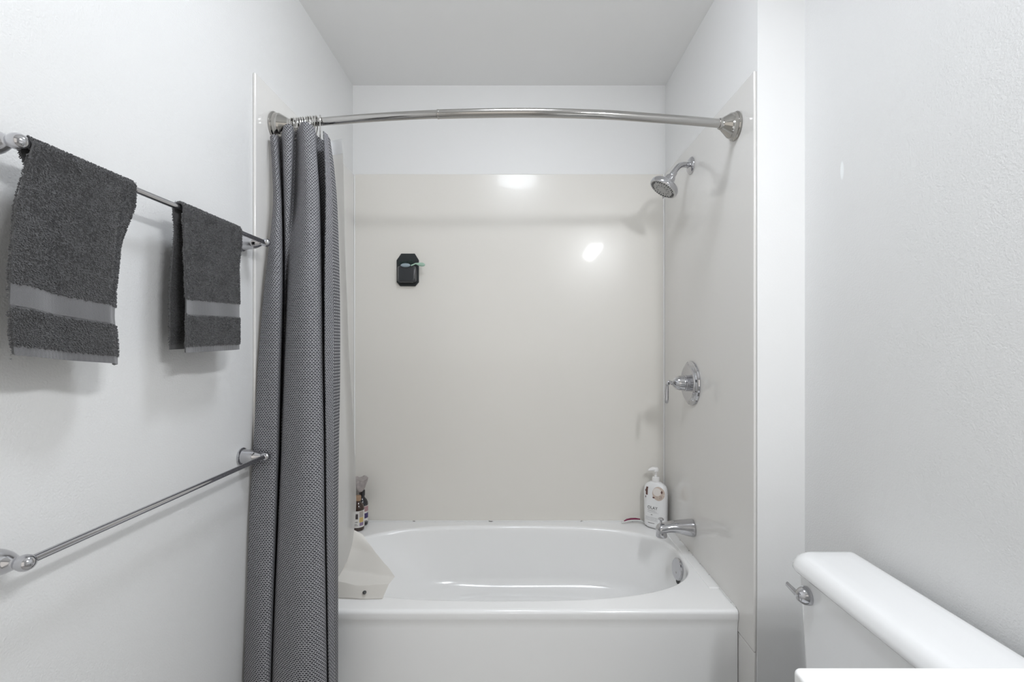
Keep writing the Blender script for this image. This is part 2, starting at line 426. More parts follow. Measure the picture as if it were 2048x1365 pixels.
def make_towel(label, yl_top, yr_top, yl, yr, zbot_l, zbot_r, back_len, curl, seed, band, back_in):
    """yl/yr: lists of (drop, y) giving the edges of the front flap; band = (drop0, drop1)"""
    X0 = -.734; rb = .0105; nU, nV = 90, 300
    zt = ZU
    def edge(lst, d):
        xs = [p[0] for p in lst]; ys = [p[1] for p in lst]; return float(np.interp(d, xs, ys))
    def pos(u, s):
        """u 0..1 along the bar; s metres from top, + front, - back"""
        arc = rb * PI / 2
        if abs(s) < arc:
            a = s / rb; x = X0 + rb * math.sin(a); z = zt + rb * math.cos(a); d = 0
        else:
            d = abs(s) - arc; sg = 1 if s > 0 else -1
            zb = (zbot_l * (1 - u) + zbot_r * u) if s > 0 else (zbot_l * (1 - u) + zbot_r * u) + (.33 - back_len)
            x = X0 + sg * rb; z = zt - d
            if s > 0 and curl: x += smooth(0, .03, d) * (.0075 * math.exp(-((u - .74) / .07) ** 2) - .006 * math.exp(-((u - .85) / .05) ** 2)) * (1 - .5 * smooth(.1, .3, d))
            if s > 0:
                x += .010 * smooth(0, .28, d) - .004 * smooth(.1, .3, d)
                w_ = smooth(0, .12, d)
                x += w_ * (.0042 * math.sin(u * 7.5 + seed + d * 4) + .0024 * math.sin(u * 15 + seed * 2 - d * 7))
                if curl: # right edge rolls back towards the wall
                    k = smooth(.80, 1.0, u)
                    x -= k * k * .024 * w_ * (.8 + .5 * d / .33); x += .004 * math.exp(-((u - .80) / .05) ** 2) * w_
                else:
                    x -= smooth(.86, 1.0, u) ** 2 * .012 * w_
            else:
                x += -.012 * smooth(0, .2, d) + smooth(0, .1, d) * .003 * math.sin(u * 9 + seed * 3)
                x = max(x, XL + .006)
        L = d / .33
        a = edge(yl, min(d, .34)); b_ = edge(yr, min(d, .34))
        y = a + (b_ - a) * u
        if s < 0:
            a2 = yl_top + back_in * smooth(0, .05, d); y = a2 + (b_ - .004 - a2) * u
        return Vector((x, y, z))
    def slen(u): return rb * PI / 2 + (zt - (zbot_l * (1 - u) + zbot_r * u))
    def S(u, v): # v in 0..1 over whole strip
        f = slen(u); bk = back_len + (f - slen(0)); tot = f + bk
        return -bk + tot * v
    nrm = lambda u, s: ((pos(u, s + .002) - pos(u, s - .002)).cross(pos(min(1, u + .01), s) - pos(max(0, u - .01), s))).normalized()
    t = thing('towel', label, 'towel', (X0, (yl_top + yr_top) / 2, zt))
    # cloth body (both faces)
    TH = .0022
    us = [i / nU for i in range(nU + 1)]; outer = []; inner = []
    for j in range(nV + 1):
        ro = []; ri = []
        for u in us:
            s = S(u, j / nV); p = pos(u, s); nn = nrm(u, s)
            w_ = .0006 * noise.noise(p * 160)
            f = slen(u); dfront = f - s
            thin = 1.0
            if s > 0:
                fr = f - s
                if band[1] < fr < band[0] or fr < .0125: thin = .25
            ro.append(p + nn * (TH * thin + w_)); ri.append(p - nn * (TH * .6))
        outer.append(ro); inner.append(ri)
    # orientation: make sure 'outer' is the visible side
    mid = outer[int(nV * .8)][nU // 2] - inner[int(nV * .8)][nU // 2]
    if mid.x < 0:
        flip = -1
        outer, inner = [[2 * pos(us[i], S(us[i], j / nV)) - p for i, p in enumerate(r)] for j, r in enumerate(outer)], \
                       [[2 * pos(us[i], S(us[i], j / nV)) - p for i, p in enumerate(r)] for j, r in enumerate(inner)]
    else: flip = 1
    cols = []
    loop = [outer[j] + list(reversed(inner[j])) for j in range(nV + 1)]
    body = MB().rings(loop, True, True, True).build('terry_cloth', M_terry, t, 80)
    # terry loops on the outer face
    step = .00185
    vs = []; fs = []; k = 0
    wid = yr_top - yl_top; total = slen(.5) * 2
    nu = int(wid / step); nv = int(total / step)
    for a in range(nv):
        for c_ in range(nu):
            u = (c_ + random.random()) / nu; v = (a + random.random()) / nv
            s = S(u, v)
            if s > 0:
                fr = slen(u) - s
                if (band[1] - .001 < fr < band[0] + .001) or fr < .014: continue
            elif s < -back_len + .012 : continue
            if s < -.06 and .18 < u < .9: continue       # back flap hidden between towel and wall: only its margins
            p = pos(u, s); nn = nrm(u, s) * flip
            if s < -.045 and u < .2 and random.random() < .6: nn = -nn      # side of the back flap that faces the room
            elif abs(s) > .03 and random.random() < .07:                                     # selvage loops
                u = 0.0 if random.random() < .5 else 1.0; p = pos(u, s)
                nn = (pos(.02, s) - pos(0, s)).normalized() * (-1 if u == 0 else 1); p = p - nn * .0006
            tdn = (pos(u, s + .002) - pos(u, s - .002)).normalized() * (1 if s > 0 else -1)
            side = nn.cross(tdn)
            base = p + nn * (TH * .8)
            ang = noise.noise(p * 45) * 1.3 + random.uniform(-.9, .9)
            dr = (tdn * math.cos(ang) + side * math.sin(ang))
            sd = (side * math.cos(ang) - tdn * math.sin(ang)) * random.uniform(.0005, .0009)
            L_ = random.uniform(.0025, .0045); hgt = random.uniform(.0012, .0030)
            q0 = base; q1 = base + dr * L_ * .5 + nn * hgt; q2 = base + dr * L_ + nn * hgt * .1
            vs += [q0 - sd, q0 + sd, q1 + sd, q1 - sd, q2 + sd * .6, q2 - sd * .6]
            fs += [(k, k + 1, k + 2, k + 3), (k + 3, k + 2, k + 4, k + 5)]; k += 6
    mb = MB(); mb.v = [tuple(x) for x in vs]; mb.f = fs; mb.mi = [0] * len(fs)
    pl = mb.build('terry_loops', M_terry, t, 80, recalc=False); pl['kind'] = 'stuff'
    # woven band and hem on the front flap
    def strip(name, d0, d1, off):
        rows = []
        for j in range(7):
            fr = d0 + (d1 - d0) * j / 6
            row = []
            for i in range(nU + 1):
                u = i / nU; s = slen(u) - fr; nn = nrm(u, s) * flip
                rib = .0004 * math.sin(i * 1.9) * (1 if name == 'hem' else .15)
                row.append(pos(u, s) + nn * (off + rib))
            rows.append(row)
        back = [[p - nrm(us[i], .2) * flip * .0012 for i, p in enumerate(r)] for r in rows]
        loop = [rows[j] + list(reversed(back[j])) for j in range(7)]
        MB().rings(loop, True, True, True).build(name, M_band, t, 60)
    strip('woven_band', band[0], band[1], .0017)
    strip('hem', .0135, -.001, .0016)
    return t

make_towel('larger dark grey terry hand towel hanging nearest on the upper bar', .684, .868,
           [(0, .684), (.03, .676), (.10, .655), (.19, .646), (.24, .645), (.33, .652)],
           [(0, .868), (.04, .868), (.12, .848), (.20, .838), (.25, .838), (.30, .846), (.34, .848)],
           H - .013, H - .036, .27, True, .4, (.102, .070), .022)
make_towel('smaller dark grey terry towel hanging on the upper bar near the curtain', .992, 1.200,
           [(0, .992), (.1, .990), (.34, .988)], [(0, 1.200), (.1, 1.206), (.2, 1.206), (.34, 1.206)],
           H - .016, H - .009, .325, False, 2.1, (.116, .083), .006)

# ------------------------------------------------------------------ shower curtain
def weave_mat(name, dark, light, bw, bh, mort):
    m = bpy.data.materials.new(name); m.use_nodes = True; nt = m.node_tree; b = nt.nodes['Principled BSDF']
    b.inputs['Roughness'].default_value = .85; b.inputs['Specular IOR Level'].default_value = .2
    tc = nt.nodes.new('ShaderNodeTexCoord')
    br = nt.nodes.new('ShaderNodeTexBrick'); br.offset = .5; br.inputs['Scale'].default_value = 1
    br.inputs['Brick Width'].default_value = bw; br.inputs['Row Height'].default_value = bh
    br.inputs['Mortar Size'].default_value = mort; br.inputs['Mortar Smooth'].default_value = .3
    br.inputs['Color1'].default_value = (*dark, 1); br.inputs['Color2'].default_value = (*[c * 1.25 for c in dark], 1)
    br.inputs['Mortar'].default_value = (*light, 1)
    nz = nt.nodes.new('ShaderNodeTexNoise'); nz.inputs['Scale'].default_value = 260; nz.inputs['Detail'].default_value = 2
    nt.links.new(tc.outputs['UV'], nz.inputs['Vector'])
    sb = nt.nodes.new('ShaderNodeVectorMath'); sb.operation = 'SUBTRACT'; sb.inputs[1].default_value = (.5, .5, .5); nt.links.new(nz.outputs['Color'], sb.inputs[0])
    sc2 = nt.nodes.new('ShaderNodeVectorMath'); sc2.operation = 'SCALE'; sc2.inputs['Scale'].default_value = .0019; nt.links.new(sb.outputs[0], sc2.inputs[0])
    ad = nt.nodes.new('ShaderNodeVectorMath'); ad.operation = 'ADD'; nt.links.new(tc.outputs['UV'], ad.inputs[0]); nt.links.new(sc2.outputs[0], ad.inputs[1])
    nt.links.new(ad.outputs[0], br.inputs['Vector'])
    nt.links.new(br.outputs['Color'], b.inputs['Base Color'])
    bp = nt.nodes.new('ShaderNodeBump'); bp.inputs['Strength'].default_value = .4; bp.inputs['Distance'].default_value = .0005
    nt.links.new(br.outputs['Fac'], bp.inputs['Height']); nt.links.new(bp.outputs[0], b.inputs['Normal'])
    return m
M_weave = weave_mat('curtain_weave', (0.028, 0.028, 0.032), (0.43, 0.43, 0.45), .0092, .0050, .00105)
# reverse side: dark with rows of small light dots
m = bpy.data.materials.new('curtain_reverse'); m.use_nodes = True; nt = m.node_tree; b = nt.nodes['Principled BSDF']
b.inputs['Roughness'].default_value = .85
tc = nt.nodes.new('ShaderNodeTexCoord'); mp = nt.nodes.new('ShaderNodeMapping'); mp.inputs['Scale'].default_value = (1 / .0095, 1 / .0098, 0)
nt.links.new(tc.outputs['UV'], mp.inputs[0])
vo = nt.nodes.new('ShaderNodeTexVoronoi'); vo.voronoi_dimensions = '2D'; vo.inputs['Scale'].default_value = 1; vo.inputs['Randomness'].default_value = 0
nt.links.new(mp.outputs[0], vo.inputs['Vector'])
cr = nt.nodes.new('ShaderNodeValToRGB'); cr.color_ramp.elements[0].position = .20; cr.color_ramp.elements[0].color = (.5, .5, .5, 1)
cr.color_ramp.elements[1].position = .30; cr.color_ramp.elements[1].color = (.085, .085, .095, 1)
nt.links.new(vo.outputs['Distance'], cr.inputs[0]); nt.links.new(cr.outputs[0], b.inputs['Base Color'])
M_reverse = m

levels = [ # (z rel, [(px, depth) ...15])
 (.690, [(542,1.472),(540,1.455),(547,1.443),(555,1.458),(562,1.482),(569,1.437),(584,1.437),(591,1.476),(606,1.428),(628,1.440),(634,1.475),(648,1.490),(660,1.485),(655,1.455),(646,1.435)]),
 (.600, [(546,1.474),(544,1.452),(551,1.438),(558,1.452),(564,1.486),(569,1.435),(583,1.436),(590,1.478),(609,1.420),(632,1.430),(637,1.478),(653,1.496),(667,1.488),(659,1.450),(648,1.422)]),
 (.450, [(549,1.470),(546,1.446),(554,1.428),(563,1.445),(566,1.488),(570,1.435),(580,1.437),(587,1.476),(612,1.402),(638,1.418),(642,1.482),(660,1.502),(674,1.488),(664,1.440),(650,1.402)]),
 (.150, [(532,1.428),(528,1.404),(545,1.378),(562,1.392),(566,1.470),(570,1.440),(573,1.452),(577,1.392),(610,1.355),(642,1.380),(648,1.470),(668,1.490),(680,1.458),(666,1.405),(648,1.362)]),
 (-.350,[(511,1.384),(505,1.366),(530,1.353),(553,1.356),(560,1.430),(561,1.412),(562,1.415),(566,1.350),(606,1.308),(646,1.330),(652,1.420),(668,1.448),(677,1.420),(666,1.372),(651,1.330)]),
 (-.930,[(493,1.340),(487,1.328),(513,1.290),(540,1.300),(545,1.385),(546,1.370),(546,1.372),(549,1.300),(600,1.255),(650,1.280),(656,1.370),(668,1.405),(676,1.378),(669,1.330),(656,1.290)]),
 (-1.17,[(488,1.335),(483,1.318),(508,1.275),(537,1.285),(542,1.375),(543,1.360),(543,1.362),(546,1.285),(600,1.240),(652,1.265),(658,1.358),(668,1.395),(676,1.368),(670,1.318),(658,1.278)]),
]
topz = [-.030, -.028, -.026, -.022, -.014, .000, .000, -.006, .008, -.004, -.014, -.024, -.028, -.024, -.020]
lv_z = [l[0] for l in levels]
lv_c = np.array([[((px - VX) * d / F, d) for px, d in l[1]] for l in levels])   # 7 x 15 x 2
NZ, SEG = 150, 14
def level_at(z):
    i = 0
    while i < len(lv_z) - 2 and z < lv_z[i + 1]: i += 1
    t_ = min(1.1, max(-.2, (lv_z[i] - z) / (lv_z[i] - lv_z[i + 1])))
    a, b_ = lv_c[i], lv_c[i + 1]
    m0 = (lv_c[i + 1] - lv_c[i - 1]) / (lv_z[i - 1] - lv_z[i + 1]) * (lv_z[i] - lv_z[i + 1]) if i > 0 else (b_ - a)
    j = i + 1
    m1 = (lv_c[j + 1] - lv_c[j - 1]) / (lv_z[j - 1] - lv_z[j + 1]) * (lv_z[i] - lv_z[i + 1]) if j < len(lv_z) - 1 else (b_ - a)
    t2, t3 = t_ * t_, t_ ** 3
    return (2 * t3 - 3 * t2 + 1) * a + (t3 - 2 * t2 + t_) * m0 + (-2 * t3 + 3 * t2) * b_ + (t3 - t2) * m1
def curtain_grid():
    rows = []
    for r in range(NZ + 1):
        f = r / NZ; z = .690 + (-1.17 - .690) * f
        pts = catmull([tuple(p) + (tz,) for p, tz in zip(level_at(z), topz)], SEG)
        fade = max(0, 1 - f * 14)
        row = []
        for k, p in enumerate(pts):
            zz = z + p[2] * (1 - f) ** 6
            wx = .0012 * noise.noise(Vector((p[0] * 12, p[1] * 12, z * 2.2)))
            wy = .0035 * noise.noise(Vector((p[0] * 14 + 5, p[1] * 14, z * 3.0)))
            row.append(Vector((max(p[0] + wx, XPL + .003), p[1] + wy, H + zz)))
        rows.append(row)
    return rows
grid = curtain_grid(); nC = len(grid[0])
# arc length for UV from a reference row
ref = grid[int(NZ * .55)]; arc = [0]
for k in range(1, nC): arc.append(arc[-1] + (ref[k] - ref[k - 1]).length)
uvs = []
for r, row in enumerate(grid):
    ra = [0]
    for k in range(1, nC): ra.append(ra[-1] + (row[k] - row[k - 1]).length)
    f0 = ra[SEG * 8] - arc[SEG * 8]
    for k, p in enumerate(row): uvs.append((ra[k] - f0, p.z))
ct = thing('shower_curtain', 'dark grey woven shower curtain gathered at the left end of the rod', 'shower curtain', (-.68, 1.42, 0))
def normals(g):
    a = np.array([[tuple(p) for p in r] for r in g]); du = np.gradient(a, axis=1); dv = np.gradient(a, axis=0)
    n_ = np.cross(du, dv); return n_ / np.linalg.norm(n_, axis=2, keepdims=True), a
nn, ga = normals(grid)
if nn[NZ // 2, SEG * 8, 1] > 0: nn = -nn        # towards the room
MB().rings([[Vector(p) for p in r] for r in ga], False).build('outer_fabric', M_weave, ct, 80, uv=uvs, recalc=False)
MB().rings([[Vector(p) for p in r] for r in ga - nn * .0012], False).build('reverse_fabric', M_reverse, ct, 80, uv=uvs, recalc=False)
# side hem turned over on the inside along the free edge
k0 = nC - 1 - int(SEG * .95)
ga2 = (ga - nn * .0028)[:, k0:, :]
uv2 = [(arc[k0 + k], r_[k][2]) for r_ in ga2 for k in range(ga2.shape[1])]
MB().rings([[Vector(p) for p in r] for r in ga2], False).build('side_hem', M_weave, ct, 80, uv=uv2, recalc=False)

# ------------------------------------------------------------------ curtain rings
def rod_at(x):
    for a, b_ in zip(rod_s, rod_s[1:]):
        if a[0] <= x <= b_[0]:
            f = (x - a[0]) / (b_[0] - a[0]); return a[1] + (b_[1] - a[1]) * f
    return rod_s[0][1]
def ring_mesh(drop=.052, spread=.02):
    prof = [(0, .021), (.014, .016), (.020, .0), (.017, -.018), (.006, -.036), (-.001, -drop), (-.006, -.044), (-.010, -.034), (-.018, -.018), (-.020, 0), (-.014, .016)]
    pts = [Vector((0, p[0], p[1] + 0)) for p in catmull(prof + [prof[0]], 5)[:-1]]
    mb = MB().tube(pts, .0017, 10, closed=True)
    for k in (-2, -1, 0, 1, 2):
        a = k * .33; mb.sphere((0, .0195 * math.sin(a), .0195 * math.cos(a) - .0005), .0029, n=8)
    return mb
# one ring per gathered eyelet of curtain and liner
M_ring = mat('ring_steel', (0.62, 0.61, 0.59), 0.10, metal=1.0)
proto = ring_mesh().build('curtain_ring', M_ring)
ORD = ['', 'second', 'third', 'fourth', 'fifth', 'sixth', 'seventh', 'eighth', 'ninth', 'tenth', 'eleventh']
pxs = [578, 583, 588, 592, 598, 603, 609, 615, 621, 627, 632, 637]
for i, px in enumerate(pxs):
    o = proto if i == 0 else proto.copy()
    if i: COL.objects.link(o)
    X = (px - VX) * 1.47 / F; Y = rod_at(X)
    o.location = (X, Y, ZR - .002)
    o.rotation_euler = (random.uniform(-.15, .15), random.uniform(-.1, .1), random.uniform(.15, .5))
    if i == len(pxs) - 1:
        o.location = (X + .006, Y - .001, ZR - .002); o.rotation_euler = (0.0, 0.0, .40)
        tag(o, 'rightmost steel curtain ring, swung out with its bright hook toward the bare rod', 'curtain ring', 'steel rings holding the shower curtain')
    elif i == len(pxs) - 2:
        tag(o, 'steel curtain ring next to the rightmost one on the rod', 'curtain ring', 'steel rings holding the shower curtain')
    elif i == 0:
        tag(o, 'leftmost steel curtain ring, close against the left wall flange', 'curtain ring', 'steel rings holding the shower curtain')
    else:
        tag(o, 'steel curtain ring above the gathered folds, %s from the left wall flange' % ORD[i], 'curtain ring', 'steel rings holding the shower curtain')

# ------------------------------------------------------------------ curtain liner
def sheet_mat(name, col, alpha, transl, rough=.25):
    m = bpy.data.materials.new(name); m.use_nodes = True; nt = m.node_tree; b = nt.nodes['Principled BSDF']
    b.inputs['Base Color'].default_value = (*col, 1); b.inputs['Roughness'].default_value = rough
    b.inputs['Alpha'].default_value = alpha
    tr = nt.nodes.new('ShaderNodeBsdfTranslucent'); tr.inputs[0].default_value = (*col, 1)
    mx = nt.nodes.new('ShaderNodeMixShader'); mx.inputs[0].default_value = transl
    nt.links.new(b.outputs[0], mx.inputs[1]); nt.links.new(tr.outputs[0], mx.inputs[2])
    nt.links.new(mx.outputs[0], nt.nodes['Material Output'].inputs['Surface'])
    return m
M_liner = sheet_mat('liner_vinyl', (.84, .83, .81), .62, .3)
M_liner_low = sheet_mat('liner_vinyl_thick', (.82, .795, .75), .97, .25, .35)
M_liner_hem = sheet_mat('liner_hem', (.90, .91, .93), .9, .3)
ll = [ # z rel, list of (px, depth): folds behind the curtain then the visible right edge
 (.694, [(604,1.55),(612,1.558),(622,1.545),(634,1.56),(647,1.545),(666,1.555),(684,1.54)]),
 (.60,  [(600,1.54),(609,1.555),(620,1.54),(633,1.558),(648,1.54),(668,1.556),(687,1.538)]),
 (.35,  [(570,1.515),(590,1.54),(610,1.515),(630,1.55),(652,1.53),(674,1.560),(690,1.55)]),
 (.00,  [(580,1.52),(598,1.55),(616,1.52),(636,1.57),(658,1.55),(684,1.600),(697,1.58)]),
 (-.35, [(592,1.53),(606,1.56),(622,1.53),(640,1.58),(662,1.57),(692,1.640),(709,1.62)]),
 (-.58, [(600,1.54),(612,1.57),(628,1.54),(644,1.58),(666,1.58),(696,1.650),(713,1.63)]),
 (-.70, [(604,1.545),(616,1.57),(632,1.55),(648,1.58),(668,1.585),(688,1.600),(704,1.605)]),
 (-.75, [(605,1.546),(618,1.57),(634,1.552),(649,1.578),(666,1.582),(684,1.592),(700,1.598)]),
 (-.80, [(606,1.548),(620,1.565),(636,1.555),(645,1.568),(656,1.57),(666,1.574),(676,1.578)]),
]
lz = [l[0] for l in ll]; lc = np.array([[((px - VX) * d / F, d) for px, d in l[1]] for l in ll])
rows = []
for r in range(91):
    z = lz[0] + (lz[-1] - lz[0]) * r / 90
    c_ = np.array([[np.interp(-z, [-q for q in lz], lc[:, k, j]) for j in (0, 1)] for k in range(7)])
    pts = catmull([tuple(p) for p in c_], 8)
    rows.append([Vector((p[0], p[1] + .004 * noise.noise(Vector((p[0] * 20, z * 5, 1))), H + z)) for p in pts])
# smooth along height
A = np.array([[tuple(p) for p in r] for r in rows])
for _ in range(12): A[1:-1, :, :2] = .25 * A[:-2, :, :2] + .5 * A[1:-1, :, :2] + .25 * A[2:, :, :2]
ln_ = thing('shower_curtain_liner', 'translucent cream shower curtain liner hanging inside the tub, lower flap kicked out', 'curtain liner', (-.6, 1.56, ZD))
MB().rings([[Vector(p) for p in r] for r in A], False).build('liner_sheet', M_liner, ln_, 80, recalc=False)
hemg = A[:4].copy(); hemg[:, :, 1] -= .0015
MB().rings([[Vector(p) for p in r] for r in hemg], False).build('top_band', M_liner_hem, ln_, 80, recalc=False)
MB().tube([Vector(A[r][-1]) for r in range(0, 91, 3)], .0006, 8).build('edge_seam', M_liner, ln_)
# lower flap
def patch(rowsA, name, m, nseg=10, off=0.0):
    """rowsA: list of rows of control points"""
    rws = [catmull([tuple(p) for p in r], nseg) for r in rowsA]
    g = []
    for k in range(len(rws[0])):
        col_ = [Vector(tuple(r[k])) for r in rws]
        g.append([col_[i].lerp(col_[i + 1], j / nseg) for i in range(len(col_) - 1) for j in range(nseg)] + [col_[-1]])
    out = [[Vector(p) + Vector((0, -off, off * .6)) + Vector((0, .0025, .0025)) * noise.noise(Vector(p) * 22) for p in r] for r in g]
    return out
fl = [ [P(655, 1050, 1.655), P(695, 1056, 1.660), P(725, 1070, 1.665)],
       [P(655, 1088, 1.630), P(705, 1098, 1.640), P(757, 1112, 1.630)],
       [P(655, 1132, 1.600), P(718, 1144, 1.605), P(790, 1154, 1.595)],
       [P(655, 1160, 1.566), P(718, 1172, 1.566), P(778, 1168, 1.576)],
       [P(655, 1194, 1.550), P(715, 1198, 1.545), P(764, 1201, 1.549)] ]
g = patch(fl, 'f', None)
for r in g:
    for p in r: p.z = max(p.z, ZD + .0015 if p.y < 1.56 else p.z)
lf = MB().rings(g, False).build('lower_flap', M_liner_low, ln_, 80, recalc=False)
h0_ = int(len(g[0]) * .74)
g2 = [[p + Vector((0, -.0015, .0015)) for p in r[h0_:]] for r in g]
hb = MB().rings(g2, False).build('bottom_hem', M_liner_low, ln_, 80, recalc=False)
mc_ = P(729, 1187, 1.548); axm = Vector((.15, -.5, .85)).normalized()
MB().lathe([(.006, -.001), (.0064, .0015), (.005, .003), (.0005, .0033)], mc_ + axm * .003, axm, 28).build('magnet', mat('magnet_grey', (.10, .10, .10), .25, metal=.6), hb)

# ------------------------------------------------------------------ toilet
t = thing('toilet', 'white ceramic toilet with a lidded tank against the right wall', 'toilet', (.62, .90, 0))
def rrect(xa, xb, ya, yb, z, r, n=8):
    out = []
    for cx, cy, a0 in ((xb - r, yb - r, 0), (xa + r, yb - r, PI / 2), (xa + r, ya + r, PI), (xb - r, ya + r, 1.5 * PI)):
        for k in range(n + 1):
            a = a0 + PI / 2 * k / n; out.append(Vector((cx + r * math.cos(a), cy + r * math.sin(a), z)))
    return out
LX0, LX1, LY0, LY1 = .664, .842, .660, 1.146
zt_, zb_ = H - .504, H - .5435
def lidring(ins, z, bow=.0):
    r = max(.012, .052 - ins * .6)
    pts = []
    ya, yb, xa, xb = LY0 + ins, LY1 - ins, LX0 + ins, LX1 - ins
    n = 10
    for cx, cy, a0, rr in ((xb, yb, 0, .008), (xa, yb, PI / 2, r), (xa, ya, PI, r), (xb, ya, 1.5 * PI, .008)):
        sx = -1 if cx == xb else 1; sy = -1 if cy == yb else 1
        for k in range(n + 1):
            a = a0 + PI / 2 * k / n
            pts.append(Vector((cx + sx * rr + rr * math.cos(a), cy + sy * rr + rr * math.sin(a), z)))
    return pts
lp = [(.012, zb_), (.003, zb_ + .001), (.0, zb_ + .006), (.0, zb_ + .012), (.002, zb_ + .016), (.0045, zb_ + .022), (.009, zb_ + .0285), (.016, zb_ + .0345), (.024, zb_ + .0378), (.034, zb_ + .0390), (.048, zb_ + .0397), (.058, zb_ + .0399)]
lid = MB().rings([lidring(*p) for p in lp], True, True, True).build('tank_lid', M_ceramic, t, 60)
tp = [(.012, .674, .838, .672, 1.128), (.0, .674, .838, .672, 1.128)]
rs = []
for k in range(11):
    f = k / 10; z = zb_ - .0 - f * (zb_ - (H - .875))
    rs.append(rrect(.682 + .008 * f, .838, .676 + .018 * f, 1.128 - .018 * f, z + (.0 if k else .002), .030))
MB().rings(rs, True, True, True).build('tank', M_ceramic, t, 60)
# bowl, foot and seat (below the frame)
def oval(cx, cy, ax_, ay_, z, n=48): return [Vector((cx + ax_ * math.cos(2 * PI * k / n) * (1.0 if math.cos(2 * PI * k / n) > 0 else 1.25), cy + ay_ * math.sin(2 * PI * k / n), z)) for k in range(n)]
zz = H - .875
MB().rings([oval(.50, .90, .20, .11, 0.001), oval(.50, .90, .19, .10, .06), oval(.50, .90, .19, .11, .18), oval(.50, .90, .21, .16, .30), oval(.50, .90, .215, .185, zz - .03), oval(.50, .90, .215, .185, zz - .02), oval(.50, .90, .16, .14, zz - .025), oval(.49, .90, .10, .09, .24)], True, True, True).build('bowl', M_ceramic, t, 50)
MB().rings([oval(.49, .90, .185, .187, zz - .019), oval(.49, .90, .19, .19, zz - .012), oval(.49, .90, .19, .19, zz + .004), oval(.49, .90, .18, .18, zz + .009), oval(.49, .90, .02, .02, zz + .011)], True, True, True).build('seat_cover', M_ceramic, t, 50)
# flush lever
fl0 = Vector((.683, 1.078, H - .589))
lv_ = MB().lathe([(.0200, -.003), (.0212, .001), (.0212, .006), (.0200, .011), (.0175, .016), (.014, .021), (.0105, .025), (.006, .027), (.0005, .0275)], fl0, (-1, 0, 0), 36).build('flush_lever', M_chrome, t)
MB().tube([fl0 + Vector((-.019, -.012, -.004)), fl0 + Vector((-.021, 0, 0)), fl0 + Vector((-.024, .014, .003)), fl0 + Vector((-.026, .026, .006)), fl0 + Vector((-.028, .037, .009))], [.007, .0095, .0075, .0066, .0060], 16, flat=(1, .6)).build('lever_arm', M_chrome, lv_)

# ------------------------------------------------------------------ vanity
CXL, CYF, CZT = .345, .578, H - .405
t = thing('vanity', 'white vanity counter in the bottom right corner in front of the toilet', 'vanity', (.6, .2, 0))
bm = bmesh.new(); bmesh.ops.create_cube(bm, size=1)
lo = Vector((CXL, -.45, CZT - .035)); hi = Vector((XR - .002, CYF, CZT)); d_ = hi - lo; c_ = (hi + lo) / 2
for v in bm.verts: v.co = Vector((v.co.x * d_.x, v.co.y * d_.y, v.co.z * d_.z)) + c_
ve = [e for e in bm.edges if abs(e.verts[0].co.z - e.verts[1].co.z) > .01 and e.verts[0].co.x < .4]
bmesh.ops.bevel(bm, geom=ve, offset=.010, segments=6, profile=.5, affect='EDGES')
te = [e for e in bm.edges if abs(e.verts[0].co.z - e.verts[1].co.z) < 1e-5]
bmesh.ops.bevel(bm, geom=te, offset=.005, segments=4, profile=.5, affect='EDGES')
MB().bm(bm).build('countertop', M_counter, t)
cab = MB().box((CXL + .02, -.43, .09), (XR - .002, CYF - .02, CZT - .035), .002).box((CXL + .07, -.42, 0), (XR - .002, CYF - .03, .09)).build('cabinet', M_cabinet, t)
for y in (-.42, .07):
    d = MB().box((CXL + .002, y, .11), (CXL + .02, y + .48, CZT - .05), .003).build('door', M_cabinet, t)
    MB().tube([(CXL - .022, y + .4, .55), (CXL - .022, y + .4, .67)], .005, 12).sphere((CXL - .01, y + .4, .56), .006, (2, 1, 1), 8).sphere((CXL - .01, y + .4, .66), .006, (2, 1, 1), 8).build('handle', M_nickel, d)

# ------------------------------------------------------------------ wall light over the vanity and the ceiling lamp (both above the frame)
t = thing('vanity_light', 'wall light with three frosted shades over the vanity, above the frame', 'light', (XR, -.12, H + 1.0))
MB().box((XR - .025, -.40, H + .96), (XR, .16, H + 1.04), .006).build('back_plate', M_nickel, t)
M_bulb = emit_mat('lit_frosted_glass', (.97, .985, 1.0), SHADE_POWER)
for y in (-.32, -.12, .08):
    MB().tube([(XR - .02, y, H + 1.0), (XR - .07, y, H + 1.01), (XR - .10, y, H + 1.03)], .008, 12).build('lamp_arm', M_nickel, t)
    MB().lathe([(.024, .03), (.03, .02), (.045, -.02), (.052, -.05), (.050, -.05)], (XR - .115, y, H + 1.01), (0, 0, 1), 32, False).build('lamp_shade', M_bulb, t)
    l = bpy.data.lights.new('vanity_bulb', 'SPOT'); l.energy = VANITY_POWER; l.shadow_soft_size = .065; l.color = (.95, .972, 1.0)
    l.spot_size = math.radians(176); l.spot_blend = 1.0
    lo_ = bpy.data.objects.new('vanity_bulb', l); COL.objects.link(lo_); lo_.location = (XR - .115, y, H + .945); lo_.parent = t
    lo_.location -= t.location
    lo_.rotation_euler = Vector((-.55, .45, -.55)).to_track_quat('-Z', 'Y').to_euler()
t = thing('ceiling_light', 'round flush ceiling light just above the frame', 'light', (0, 1.0, ZC))
MB().lathe([(.10, 0), (.10, -.006)], (0, 1.0, ZC), (0, 0, 1), 48).build('light_base', M_nickel, t)
MB().lathe([(.13, -.003), (.145, -.012), (.148, -.024), (.138, -.038), (.11, -.050), (.06, -.058), (.001, -.061)], (0, 1.0, ZC), (0, 0, 1), 48, False).build('glass_dome', emit_mat('lit_dome_glass', (.88, .93, 1.0), DOME_POWER), t)

